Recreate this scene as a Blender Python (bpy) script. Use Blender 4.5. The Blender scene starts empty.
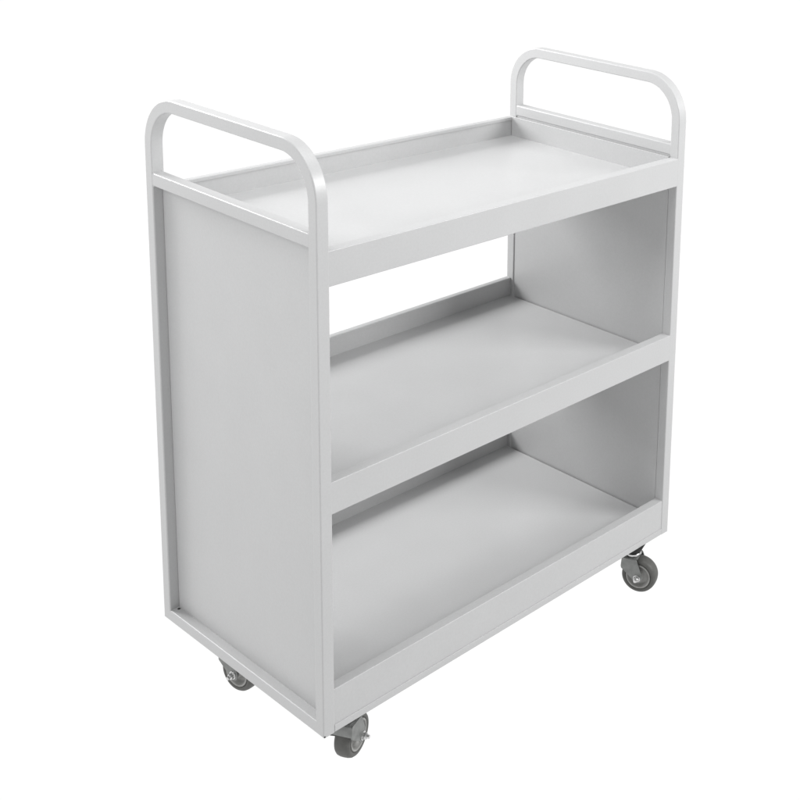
import bpy, bmesh, math, random
from mathutils import Vector, Matrix

random.seed(4)
scene = bpy.context.scene
C = scene.collection

# ------------------------------------------------------------------ dimensions (metres)
L, W = 0.900, 0.515            # length (x) and depth (y) of the cart body
T = 0.0228                     # square tube
H0 = 0.116                     # underside of the frame above the ground
ZH = 1.0413                    # top of the handles (above the underside)
RAIL0, RAIL1 = 0.8731, 0.8970  # end top rail
TOP = (0.8084, 0.8686)         # front face of each shelf lip (bottom, top)
MID = (0.4134, 0.4717)
LOW = (0.0142, 0.0824)
LIPW = 0.0215                  # front lips
BACKW = 0.0125                 # back lips


# ------------------------------------------------------------------ materials
def new_mat(name):
    m = bpy.data.materials.new(name)
    m.use_nodes = True
    nt = m.node_tree
    return m, nt, nt.nodes['Principled BSDF']


def powder_coat(name, col, rough=0.32, spec=0.5, mottling=0.035):
    m, nt, b = new_mat(name)
    N = nt.nodes.new
    tc = N('ShaderNodeTexCoord')
    big = N('ShaderNodeTexNoise'); big.inputs['Scale'].default_value = 9.0; big.inputs['Detail'].default_value = 2
    fine = N('ShaderNodeTexNoise'); fine.inputs['Scale'].default_value = 420.0; fine.inputs['Detail'].default_value = 3
    nt.links.new(tc.outputs['Object'], big.inputs['Vector'])
    nt.links.new(tc.outputs['Object'], fine.inputs['Vector'])
    ramp = N('ShaderNodeMapRange')
    ramp.inputs['From Min'].default_value = 0.0; ramp.inputs['From Max'].default_value = 1.0
    ramp.inputs['To Min'].default_value = 1 - mottling; ramp.inputs['To Max'].default_value = 1 + mottling
    nt.links.new(big.outputs['Fac'], ramp.inputs['Value'])
    mul = N('ShaderNodeVectorMath'); mul.operation = 'SCALE'
    mul.inputs[0].default_value = col
    nt.links.new(ramp.outputs['Result'], mul.inputs['Scale'])
    spk = N('ShaderNodeTexNoise'); spk.inputs['Scale'].default_value = 260.0; spk.inputs['Detail'].default_value = 2
    nt.links.new(tc.outputs['Object'], spk.inputs['Vector'])
    sm = N('ShaderNodeMapRange')
    sm.inputs['To Min'].default_value = 0.94; sm.inputs['To Max'].default_value = 1.06
    nt.links.new(spk.outputs['Fac'], sm.inputs['Value'])
    mul2 = N('ShaderNodeVectorMath'); mul2.operation = 'SCALE'
    nt.links.new(mul.outputs['Vector'], mul2.inputs[0])
    nt.links.new(sm.outputs['Result'], mul2.inputs['Scale'])
    nt.links.new(mul2.outputs['Vector'], b.inputs['Base Color'])
    rr = N('ShaderNodeMapRange')
    rr.inputs['From Min'].default_value = 0.0; rr.inputs['From Max'].default_value = 1.0
    rr.inputs['To Min'].default_value = rough - 0.05; rr.inputs['To Max'].default_value = rough + 0.05
    nt.links.new(big.outputs['Fac'], rr.inputs['Value'])
    nt.links.new(rr.outputs['Result'], b.inputs['Roughness'])
    b.inputs['Specular IOR Level'].default_value = spec
    bump = N('ShaderNodeBump'); bump.inputs['Strength'].default_value = 0.08; bump.inputs['Distance'].default_value = 0.0006
    nt.links.new(fine.outputs['Fac'], bump.inputs['Height'])
    nt.links.new(bump.outputs['Normal'], b.inputs['Normal'])
    return m


def plain(name, col, rough, metal=0.0, var=0.15, scale=60.0):
    m, nt, b = new_mat(name)
    N = nt.nodes.new
    tc = N('ShaderNodeTexCoord')
    no = N('ShaderNodeTexNoise'); no.inputs['Scale'].default_value = scale; no.inputs['Detail'].default_value = 4
    nt.links.new(tc.outputs['Object'], no.inputs['Vector'])
    mr = N('ShaderNodeMapRange')
    mr.inputs['From Min'].default_value = 0.3; mr.inputs['From Max'].default_value = 0.7
    mr.inputs['To Min'].default_value = 1 - var; mr.inputs['To Max'].default_value = 1 + var
    nt.links.new(no.outputs['Fac'], mr.inputs['Value'])
    mul = N('ShaderNodeVectorMath'); mul.operation = 'SCALE'; mul.inputs[0].default_value = col
    nt.links.new(mr.outputs['Result'], mul.inputs['Scale'])
    nt.links.new(mul.outputs['Vector'], b.inputs['Base Color'])
    b.inputs['Roughness'].default_value = rough
    b.inputs['Metallic'].default_value = metal
    return m


PAINT = powder_coat('light_grey_powder_coat', (0.446, 0.448, 0.450))
GAP = plain('dark_gap', (0.03, 0.03, 0.03), 0.9)
ZINC = plain('dull_zinc_steel', (0.21, 0.215, 0.21), 0.45, 0.55)
CHROME = plain('bright_plated_steel', (0.62, 0.62, 0.62), 0.2, 1.0, 0.05)
BLACK = plain('black_steel', (0.012, 0.012, 0.012), 0.7, 0.0)
RUBBER = plain('grey_rubber', (0.078, 0.078, 0.073), 0.55, 0.0, 0.12, 90)
HUB = plain('grey_nylon_hub', (0.27, 0.27, 0.26), 0.42, 0.0, 0.12, 90)


# ------------------------------------------------------------------ helpers
def link(name, bm, mat, parent=None, smooth=True):
    bmesh.ops.recalc_face_normals(bm, faces=bm.faces[:])
    me = bpy.data.meshes.new(name)
    bm.to_mesh(me); bm.free()
    me.materials.append(mat)
    for p in me.polygons:
        p.use_smooth = smooth
    o = bpy.data.objects.new(name, me)
    C.objects.link(o)
    if parent:
        o.parent = parent
    if smooth:
        w = o.modifiers.new('weighted_normal', 'WEIGHTED_NORMAL'); w.keep_sharp = True; w.weight = 100
    return o


def box(bm, x0, x1, y0, y1, z0, z1, bev=0.0012, seg=3):
    r = bmesh.ops.create_cube(bm, size=1.0)
    vs = r['verts']
    for v in vs:
        v.co = Vector(((x0 + x1) / 2 + v.co.x * (x1 - x0), (y0 + y1) / 2 + v.co.y * (y1 - y0), (z0 + z1) / 2 + v.co.z * (z1 - z0)))
    if bev > 0:
        es = set(e for v in vs for e in v.link_edges)
        bmesh.ops.bevel(bm, geom=list(es), offset=bev, offset_type='OFFSET', segments=seg, profile=0.5, affect='EDGES')


def section(h, r, n=4):
    """rounded square, half width h: points and their outward normals"""
    pts = []
    for k, (sx, sy) in enumerate(((1, 1), (-1, 1), (-1, -1), (1, -1))):
        a0 = k * math.pi / 2
        for i in range(n + 1):
            a = a0 + i * math.pi / 2 / n
            pts.append((sx * (h - r) + r * math.cos(a), sy * (h - r) + r * math.sin(a), math.cos(a), math.sin(a)))
    return pts


def tube(name, path, xc, mat, parent, h=T / 2, r=0.0024):
    """path: (y, z, ny, nz, stretch): tube section in x and the in-plane normal n, with exact normals"""
    sec = section(h, r)
    n = len(sec)
    co, no, fc = [], [], []
    for (y, z, ny, nz, st) in path:
        for a, b, na, nb in sec:
            co.append((xc + a, y + b * ny * st, z + b * nz * st)); no.append((na, ny * nb, nz * nb))
    for i in range(len(path) - 1):
        for k in range(n):
            fc.append((i * n + k, (i + 1) * n + k, (i + 1) * n + (k + 1) % n, i * n + (k + 1) % n))
    me = bpy.data.meshes.new(name)
    me.from_pydata(co, [], fc)
    me.materials.append(mat)
    for p in me.polygons:
        p.use_smooth = True
    me.update()
    # make the winding agree with the wanted normals
    p0 = me.polygons[0]
    if p0.normal.dot(Vector(no[p0.vertices[0]]) + Vector(no[p0.vertices[2]])) < 0:
        me.flip_normals()
    me.normals_split_custom_set_from_vertices(no)
    o = bpy.data.objects.new(name, me)
    C.objects.link(o); o.parent = parent
    return o


def lathe(bm, prof, axis_m, seg=48, closed=True):
    """prof: list of (radius, along axis); axis_m: matrix taking the local z axis to the wheel axle"""
    rings = []
    for (r, a) in prof:
        if r < 1e-6:
            rings.append([bm.verts.new(axis_m @ Vector((0, 0, a)))])
        else:
            rings.append([bm.verts.new(axis_m @ Vector((r * math.cos(2 * math.pi * k / seg), r * math.sin(2 * math.pi * k / seg), a))) for k in range(seg)])
    pairs = list(zip(rings, rings[1:]))
    if closed:
        pairs.append((rings[-1], rings[0]))
    for A, B in pairs:
        for k in range(seg):
            k2 = (k + 1) % seg
            if len(A) == 1 and len(B) == 1:
                continue
            if len(A) == 1:
                bm.faces.new((A[0], B[k], B[k2]))
            elif len(B) == 1:
                bm.faces.new((A[k], A[k2], B[0]))
            else:
                bm.faces.new((A[k], A[k2], B[k2], B[k]))


def prism(bm, pts, a0, a1, M, bev=0.0):
    """outline pts (u, v) in the local xz plane, thick from a0 to a1 along local y"""
    lo = [bm.verts.new(M @ Vector((u, a0, v))) for u, v in pts]
    hi = [bm.verts.new(M @ Vector((u, a1, v))) for u, v in pts]
    fs = [bm.faces.new(lo[::-1]), bm.faces.new(hi)]
    n = len(pts)
    for k in range(n):
        fs.append(bm.faces.new((lo[k], lo[(k + 1) % n], hi[(k + 1) % n], hi[k])))
    if bev > 0:
        es = list(fs[0].edges) + list(fs[1].edges)
        bmesh.ops.bevel(bm, geom=es, offset=bev, offset_type='OFFSET', segments=2, profile=0.5, affect='EDGES')


# ------------------------------------------------------------------ the cart
cart = bpy.data.objects.new('utility_cart', None)
C.objects.link(cart)
cart.location = (0, 0, H0)
cart['label'] = 'light grey three-shelf metal service cart with looped tube handles and small swivel casters'
cart['category'] = 'cart'


def end_frame(x0):
    xc = x0 + T / 2
    h = T / 2
    ya, yb = h, W - h
    zs = RAIL1 + 0.010
    q = math.sqrt(0.5)
    root = None
    # the lower U: post, mitred corner, bottom tube, mitred corner, post (each straight run with its own end rings)
    runs = [[(ya, zs, -1, 0, 1), (ya, h, -1, 0, 1)], [(ya, h, 0, -1, 1), (yb, h, 0, -1, 1)], [(yb, h, 1, 0, 1), (yb, zs, 1, 0, 1)]]
    co, no, fc = [], [], []
    sec = section(h, 0.0024)
    n = len(sec)
    for ri, run in enumerate(runs):
        base = len(co)
        for j, (y, z, ny, nz, _) in enumerate(run):
            for a, b, na, nb in sec:
                yy, zz = y + b * ny, z + b * nz
                if ri == 0 and j == 1: zz = z - b          # mitre planes at 45 degrees
                if ri == 1 and j == 0: yy = y - b
                if ri == 1 and j == 1: yy = y + b
                if ri == 2 and j == 0: zz = z - b
                co.append((xc + a, yy, zz)); no.append((na, ny * nb, nz * nb))
        for k in range(n):
            k2 = (k + 1) % n
            fc.append((base + k, base + n + k, base + n + k2, base + k2))
    me = bpy.data.meshes.new('end_frame')
    me.from_pydata(co, [], fc); me.materials.append(PAINT)
    for p in me.polygons:
        p.use_smooth = True
    me.update()
    p0 = me.polygons[0]
    if p0.normal.dot(Vector(no[p0.vertices[0]]) + Vector(no[p0.vertices[2]])) < 0:
        me.flip_normals()
    me.normals_split_custom_set_from_vertices(no)
    fr = bpy.data.objects.new('end_frame', me); C.objects.link(fr); fr.parent = cart
    # bent handle above the rail
    R = 0.083
    zt = ZH - h
    p = [(ya, zs, -1, 0, 1)]
    m_ = 20
    for i in range(m_ + 1):
        a = math.pi - i * math.pi / 2 / m_
        p.append((ya + R + R * math.cos(a), zt - R + R * math.sin(a), math.cos(a), math.sin(a), 1))
    for i in range(m_ + 1):
        a = math.pi / 2 - i * math.pi / 2 / m_
        p.append((yb - R + R * math.cos(a), zt - R + R * math.sin(a), math.cos(a), math.sin(a), 1))
    p.append((yb, zs, 1, 0, 1))
    tube('handle', p, xc, PAINT, fr)
    bm = bmesh.new(); box(bm, x0 + 0.0004, x0 + T - 0.0004, T - 0.0025, W - T + 0.0025, RAIL0, RAIL1, 0.0024, 4)
    # small weld beads in the corners under and beside the rail
    rnd = random.Random(7)
    for yj, sg in ((T, 1), (W - T, -1)):
        for xk in (x0 + 0.003, x0 + T - 0.003):
            for zk in (RAIL0, RAIL1):
                bmesh.ops.create_icosphere(bm, subdivisions=2, radius=0.0018 + rnd.random() * 0.0008,
                                           matrix=Matrix.Translation((xk, yj + sg * rnd.random() * 0.0008, zk - 0.0003)))
    link('top_rail', bm, PAINT, fr)
    return fr


fr_l = end_frame(0.0)
fr_r = end_frame(L - T)


# sheet side panels, let in at the inner side of the tubes
def side_panel(xo, inner_sign):
    bm = bmesh.new()
    if inner_sign > 0:
        xa, xb = xo + T - 0.0045, xo + T - 0.002
    else:
        xa, xb = xo + 0.002, xo + 0.0045
    g = 0.0012
    box(bm, xa, xb, T + g, W - T - g, 0.020, RAIL0 + 0.0006, 0.0003, 1)
    pn = link('side_panel', bm, PAINT, cart)
    # narrow edge returns that stiffen the sheet, on its outer side
    return pn


side_panel(0.0, 1)
side_panel(L - T, -1)


def shelf(z0, z1, deck, top_shelf=False, bottom=False):
    xa, xb = T, L - T
    g = 0.0016
    bm = bmesh.new()
    # deck sheet with its edges folded down
    box(bm, xa + g, xb - g, LIPW - 0.001, W - BACKW + 0.001, deck - 0.0016, deck, 0.0003, 1)
    for (a, b) in ((xa + g, xa + g + 0.0015), (xb - g - 0.0015, xb - g)):
        box(bm, a, b, T + 0.002, W - T - 0.002, deck - 0.022, deck - 0.0012, 0.0002, 1)
    sh = link('shelf', bm, PAINT, cart)
    for front in (True, False):
        bm = bmesh.new()
        e = 0.0014 if bottom else 0.0002
        y0, y1 = (e, LIPW) if front else (W - BACKW, W - e)
        # folded lip: outer face, narrow top, inner face
        box(bm, xa - 0.0045, xb + 0.0045, y0, y1, z0 - (0.005 if bottom else 0.0), z1, 0.0016, 3)
        if not front:                            # folded hem along the inner edge
            box(bm, xa + 0.0006, xb - 0.0006, y0 - 0.0016, y0 + 0.004, z1 - 0.0075, z1 - 0.0003, 0.0008, 2)
        link('front_lip' if front else 'back_lip', bm, PAINT, sh)
    if top_shelf:
        for (a, b) in ((xa - 0.0012, xa + 0.0012), (xb - 0.0052, xb - 0.0012)):
            bm = bmesh.new()
            box(bm, a, b, LIPW + 0.001, W - BACKW - 0.001, deck - 0.001, RAIL0 - 0.0035, 0.0006, 2)
            link('end_lip', bm, PAINT, sh)
    if bottom:
        for (y0, y1) in ((-0.0003, 0.019), (W - 0.019, W + 0.0003)):
            bm = bmesh.new()
            box(bm, xa - 0.0006, xb + 0.0006, y0, y1, 0.0006, z0 - 0.0002, 0.0009, 2)
            link('base_rail', bm, PAINT, sh)
    return sh


s_top = shelf(TOP[0], TOP[1], TOP[1] - 0.044, top_shelf=True)
s_mid = shelf(MID[0], MID[1], MID[1] - 0.044)
s_low = shelf(LOW[0], LOW[1], LOW[1] - 0.044, bottom=True)
# the middle shelf hangs a touch out of level
s_mid.rotation_euler.y = -math.radians(0.36)
s_mid.location.x = 0.44 * math.sin(math.radians(0.36))
s_mid.location.z = 0.5 * L * math.sin(-math.radians(0.36)) - 0.0002

# small open tube holes at the foot of the left end
bm = bmesh.new()
for (x, y, z) in ((T * 0.62, W - T - 0.007, T),):
    bmesh.ops.create_cone(bm, cap_ends=True, segments=16, radius1=0.0028, radius2=0.0028, depth=0.0008,
                          matrix=Matrix.Translation((x, y, z + 0.0001)))
link('drain_hole', bm, GAP, fr_l, smooth=False)
bm = bmesh.new()
bmesh.ops.create_cone(bm, cap_ends=True, segments=12, radius1=0.0015, radius2=0.0015, depth=0.0008,
                      matrix=Matrix.Translation((0.0022, -0.0001, 0.0022)) @ Matrix.Rotation(math.radians(90), 4, 'X'))
link('drain_hole', bm, GAP, fr_l, smooth=False)


# ------------------------------------------------------------------ casters
def caster(sx, sy, trail_deg, trail=0.018, R=0.040, wt=0.031):
    """swivel axis at (sx, sy); the wheel trails in the direction trail_deg; local x = trail direction, y = axle"""
    ML = Matrix.Identity(4)
    bm = bmesh.new()
    zc = R - H0                                  # axle height in cart space
    ht = wt / 2 + 0.0042                         # half distance of the fork plates
    RH = R + 0.0035                              # hood over the top of the tyre
    tp = zc + RH
    # plate outline, clockwise from the wheel side of the crown
    out = [(0.0165, tp - 0.0045), (0.0150, tp - 0.0012), (0.0120, tp), (-0.0165, tp), (-0.0190, tp - 0.0030), (-0.0207, zc + 0.0235), (-0.0197, zc + 0.0185)]
    out.append((trail - 0.0130, zc - 0.001))
    for i in range(1, 8):
        a = math.pi + i * (math.pi - 0.2) / 8
        out.append((trail + 0.0115 * math.cos(a), zc + 0.0115 * math.sin(a)))
    out.append((trail + 0.0120, zc + 0.004))
    for s in (-1, 1):
        y0, y1 = (s * ht, s * (ht + 0.0026))
        prism(bm, out, min(y0, y1), max(y0, y1), ML, 0.0006)
    # crown bridging the plates, its rear edge turned down
    box(bm, -0.0165, 0.0140, -ht - 0.001, ht + 0.001, tp - 0.0024, tp + 0.0002, 0.0008, 2)
    prism(bm, [(-0.0160, tp - 0.0004), (-0.0188, tp - 0.0030), (-0.0206, zc + 0.0225), (-0.0186, zc + 0.0220), (-0.0170, tp - 0.0036)],
          -ht - 0.001, ht + 0.001, ML, 0.0)
    # flat seat of the swivel
    box(bm, -0.016, 0.016, -0.0165, 0.0165, tp - 0.0040, tp + 0.0006, 0.001, 2)
    root = link('caster', bm, ZINC, cart)
    root.location = (sx, sy, 0)
    root.rotation_euler.z = math.radians(trail_deg)
    # ring of the ball race and plate
    bm = bmesh.new()
    lathe(bm, [(0.0, tp + 0.0004), (0.0155, tp + 0.0004), (0.0178, tp + 0.0018), (0.0178, tp + 0.0066), (0.0155, tp + 0.008), (0.0, tp + 0.008)], ML, 40, False)
    link('swivel_ring', bm, CHROME, root)
    bm = bmesh.new()
    lathe(bm, [(0.0, tp + 0.0078), (0.0140, tp + 0.0078), (0.0185, tp + 0.011), (0.0190, -0.0034), (0.0, -0.0034)], ML, 40, False)
    box(bm, -0.028, 0.028, -0.024, 0.024, -0.0036, -0.0003, 0.0008, 2)
    link('mounting_plate', bm, BLACK, root)
    # wheel, axle along local y
    AX = Matrix.Translation((trail, 0, zc)) @ Matrix.Rotation(math.radians(90), 4, 'X')
    h = wt / 2
    bm = bmesh.new()
    ri = R * 0.70
    prof = [(ri, -h * 0.86), (R * 0.80, -h * 0.98), (R * 0.90, -h * 0.93), (R * 0.965, -h * 0.72), (R * 0.992, -h * 0.42), (R, 0),
            (R * 0.992, h * 0.42), (R * 0.965, h * 0.72), (R * 0.90, h * 0.93), (R * 0.80, h * 0.98), (ri, h * 0.86)]
    lathe(bm, prof, AX, 64, True)
    link('tyre', bm, RUBBER, root)
    bm = bmesh.new()
    q = [(0.0055, -h * 1.04), (0.0105, -h * 1.04), (0.0115, -h * 0.45), (R * 0.56, -h * 0.40), (R * 0.60, -h * 0.92), (R * 0.66, -h * 1.0), (ri + 0.0006, -h * 0.94),
         (ri + 0.0006, h * 0.94), (R * 0.66, h * 1.0), (R * 0.60, h * 0.92), (R * 0.56, h * 0.40), (0.0115, h * 0.45), (0.0105, h * 1.04), (0.0055, h * 1.04)]
    lathe(bm, q, AX, 48, True)
    link('rim', bm, HUB, root)
    # bolt, washer and nut
    bm = bmesh.new()
    e = ht + 0.0026
    bmesh.ops.create_cone(bm, cap_ends=True, segments=20, radius1=0.0034, radius2=0.0034, depth=2 * e + 0.026, matrix=AX)
    for s in (-1, 1):
        bmesh.ops.create_cone(bm, cap_ends=True, segments=28, radius1=0.0082, radius2=0.0082, depth=0.0014,
                              matrix=AX @ Matrix.Translation((0, 0, s * (e + 0.0007))))
        bmesh.ops.create_cone(bm, cap_ends=True, segments=6, radius1=0.0066, radius2=0.0066, depth=0.0052,
                              matrix=AX @ Matrix.Translation((0, 0, s * (e + 0.0040))))
        lathe(bm, [(0.0034, e + 0.0066), (0.0058, e + 0.0066), (0.0052, e + 0.0084), (0.0034, e + 0.0084)],
              AX if s > 0 else AX @ Matrix.Rotation(math.pi, 4, 'X'), 20, True)
    link('axle_bolt', bm, CHROME, root, smooth=False)
    return root


caster(0.0812, 0.0499, 25)      # near the camera, wheel seen mostly from its tread
caster(0.0649, 0.3777, -80)     # under the far left corner
caster(0.8187, 0.0292, -68)     # right front
caster(0.822, 0.440, 200)     # right back, hidden by the body


# ------------------------------------------------------------------ added white floor: translucent sheet lit from below so no shadow shows
m, nt, b = new_mat('added_white_translucent')
out = nt.nodes['Material Output']
tr = nt.nodes.new('ShaderNodeBsdfTranslucent'); tr.inputs['Color'].default_value = (0.98, 0.98, 0.98, 1)
nt.nodes.remove(b)
nt.links.new(tr.outputs['BSDF'], out.inputs['Surface'])
bm = bmesh.new()
bmesh.ops.create_circle(bm, cap_ends=True, segments=96, radius=30.0)
g = link('ground', bm, m, smooth=False)
g['kind'] = 'structure'

# ------------------------------------------------------------------ light
w = bpy.data.worlds.new('World'); scene.world = w; w.use_nodes = True
bg = w.node_tree.nodes['Background']
# added white surround: bright below to shine through the floor, dimmed overhead for contrast
tcw = w.node_tree.nodes.new('ShaderNodeTexCoord')
sep = w.node_tree.nodes.new('ShaderNodeSeparateXYZ')
mrw = w.node_tree.nodes.new('ShaderNodeMapRange'); mrw.interpolation_type = 'SMOOTHSTEP'
mrw.inputs['From Min'].default_value = -0.02; mrw.inputs['From Max'].default_value = 0.40
mrw.inputs['To Min'].default_value = 1.04; mrw.inputs['To Max'].default_value = 0.52
w.node_tree.links.new(tcw.outputs['Generated'], sep.inputs['Vector'])
w.node_tree.links.new(sep.outputs['Z'], mrw.inputs['Value'])
w.node_tree.links.new(mrw.outputs['Result'], bg.inputs['Strength'])
bg.inputs['Color'].default_value = (1.0, 1.0, 1.0, 1)


def area(name, loc, target, size, power, sy=None):
    d = bpy.data.lights.new(name, 'AREA'); d.energy = power; d.size = size
    if sy: d.shape = 'RECTANGLE'; d.size_y = sy
    o = bpy.data.objects.new(name, d); C.objects.link(o)
    o.location = loc
    o.rotation_euler = (Vector(target) - Vector(loc)).to_track_quat('-Z', 'Y').to_euler()
    return o


area('back_softbox', (-0.2, 2.4, 2.0), (0.45, 0.25, 0.6), 1.2, 90)
area('front_softbox', (2.1, -2.2, 2.1), (0.5, 0.0, 0.8), 1.0, 70)
area('overhead_softbox', (0.45, -0.15, 2.7), (0.4, 0.2, 0.98), 0.9, 17)
area('side_softbox', (-2.3, 0.1, 2.5), (0.0, 0.25, 0.6), 1.2, 28)

# ------------------------------------------------------------------ camera (solved from the photograph)
cd = bpy.data.cameras.new('camera'); cam = bpy.data.objects.new('camera', cd); C.objects.link(cam)
px, py, pz = -1.1466, -1.6718, 1.566 + H0
pit, rol, yaw, F, CX, CY = -0.2068, 0.0535, 0.921, 1292.34, 732.42, 93.26
f = Vector((math.sin(yaw) * math.cos(pit), math.cos(yaw) * math.cos(pit), math.sin(pit)))
r = Vector((math.cos(yaw), -math.sin(yaw), 0)); u = r.cross(f)
r2 = r * math.cos(rol) + u * math.sin(rol); u2 = -r * math.sin(rol) + u * math.cos(rol)
M = Matrix((( r2.x, u2.x, -f.x, px), (r2.y, u2.y, -f.y, py), (r2.z, u2.z, -f.z, pz), (0, 0, 0, 1)))
cam.matrix_world = M
cd.sensor_width = 36; cd.lens = F / 800 * 36
cd.shift_x = (400 - CX) / 800; cd.shift_y = (CY - 400) / 800
cd.clip_start = 0.05; cd.clip_end = 200
scene.camera = cam

scene.render.engine = 'CYCLES'
scene.cycles.max_bounces = 10
scene.cycles.diffuse_bounces = 6
vs = scene.view_settings
vs.view_transform = 'Standard'; vs.look = 'None'; vs.exposure = 0; vs.gamma = 1
